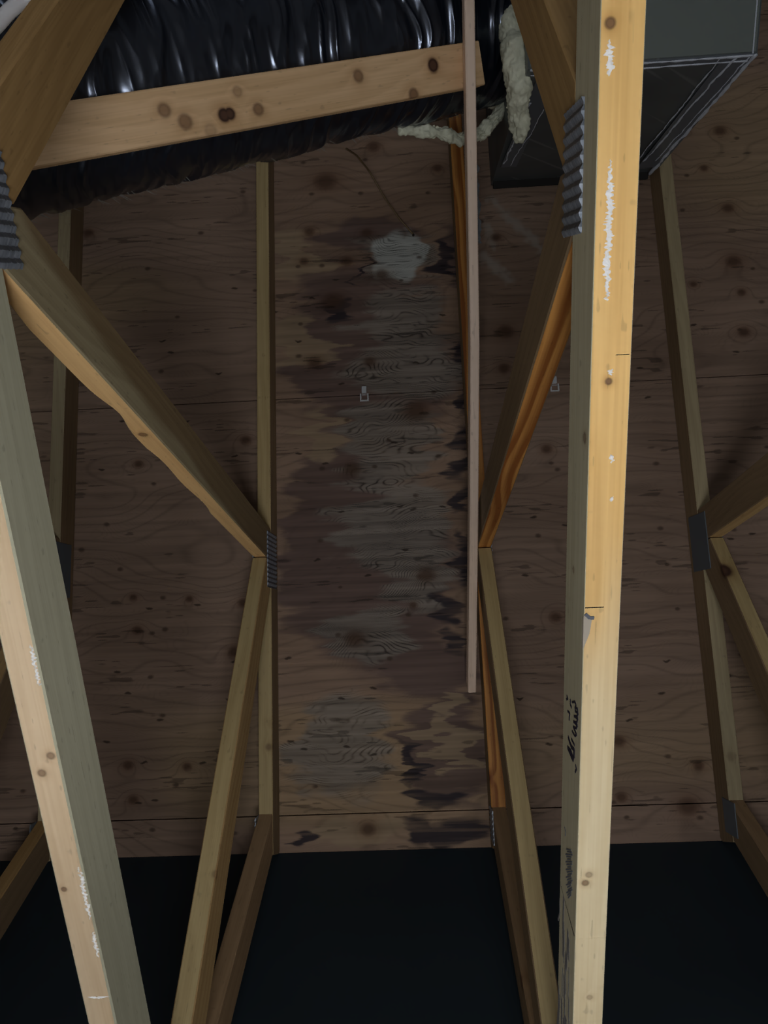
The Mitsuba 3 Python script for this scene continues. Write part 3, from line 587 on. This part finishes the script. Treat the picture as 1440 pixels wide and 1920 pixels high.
tape(xb0 + .01, zb + .014, xb1 - .004, zb + .010, .024, 'mat_tape')
crease(xb1 - .004, zb, xb1 - .014, ztop, .0042, 1)
crease(xb1 - .012, zb + .01, xb1 - .030, ztop - .1, .0016, 2)
crease(xb1 - .040, zb + .01, xb1 - .066, ztop - .1, .0026, 3)
crease(xb1 - .075, zb + .01, xb1 - .085, ztop - .1, .0016, 4)
crease(xb0 + .005, zb + .004, xb1 - .005, zb + .002, .0028, 5)
crease(xb0 + .01, zb + .026, xb1 - .01, zb + .024, .0020, 6)
crease(xb0 + .068, zb + .19, xb0 + .035, zb + .52, .0011, 7)
crease(xb0 + .03, zb + .15, xb0 + .012, zb + .5, .0022, 8)
put('bottom_seam', tube([(xb1 - .010, -1.02, zb - .0015), (xb1 - .010, yt(zb), zb - .0015)], .0016, 6), 'mat_tape_edge', plenum, smooth=True)
put('flange', trimesh.convex.convex_hull(np.array([(x, y, z) for x in (xb0 + .004, xb1 - .01) for y, z in ((-.258, ztop + .046), (-.250, ztop + .044), (-.250, ztop + .030), (-.27, ztop + .024))])), 'mat_felt', plenum, label='dark flange where the box meets the deck')

# ---------------------------------------------------------------- small things
k = thing('wire', 'thin brown wire drooping from the black duct to a nail in the stained plywood', 'wire')
wp = [(.285, -.33, Z0 + 1.40), (.30, -.345, Z0 + 1.62), (.33, -.315, Z0 + 1.72), (.375, -.235, Z0 + 1.735), (.415, -.175, Z0 + 1.722), (.455, -.129, Z0 + 1.731)]
tt = np.linspace(0, 1, len(wp)); fine_t = np.linspace(0, 1, 40)
put('strand', tube(np.stack([np.interp(fine_t, tt, [q[i] for q in wp]) for i in range(3)], 1), .0027, 8), 'mat_wire', k, smooth=True)
put('nail', tube([(.455, -.128, Z0 + 1.725), (.455, -.127, Z0 + 1.7375)], .0035, 8), 'mat_dark', k, smooth=40)
k = thing('white_tube', 'curved white plastic tube in the top left corner', 'tube')
put('bend', tube([(-0.3244, -0.251, 2.99), (-0.2724, -0.3079, 2.99), (-0.2335, -0.3493, 2.99), (-0.1968, -0.3842, 2.99), (-0.1723, -0.4023, 2.99), (-0.1549, -0.4152, 2.99), (-0.1328, -0.4276, 2.99), (-0.0991, -0.442, 2.99), (-0.0566, -0.4542, 2.99), (0.0012, -0.4641, 2.99)], .0105, 14), 'mat_white', k, smooth=True)
k = thing('plastic_flap', 'narrow torn silver-grey film hanging beside the right stained rafter, below the duct box', 'plastic film')
r = np.random.default_rng(3); V = []; F = []
for i in range(30):
    y = -.33 + .24 * i / 29; w_ = .011 * (1 - .4 * i / 29) * (.6 + .7 * r.random())
    for j, e in enumerate((-1, -.3, .3, 1)):
        V.append((.655 + e * w_ + .003 * math.sin(i * .9), y, deck_z(y) - .020 - .006 * math.sin(i * 1.3 + j * 2) - .008 * (1 - i / 29)))
for i in range(29):
    for j in range(3):
        q = i * 4 + j; F += [(q, q + 1, q + 5), (q, q + 5, q + 4)]
fl = trimesh.Trimesh(np.array(V), np.array(F), process=False)
put('film', fl, 'mat_flap', k, smooth=True)
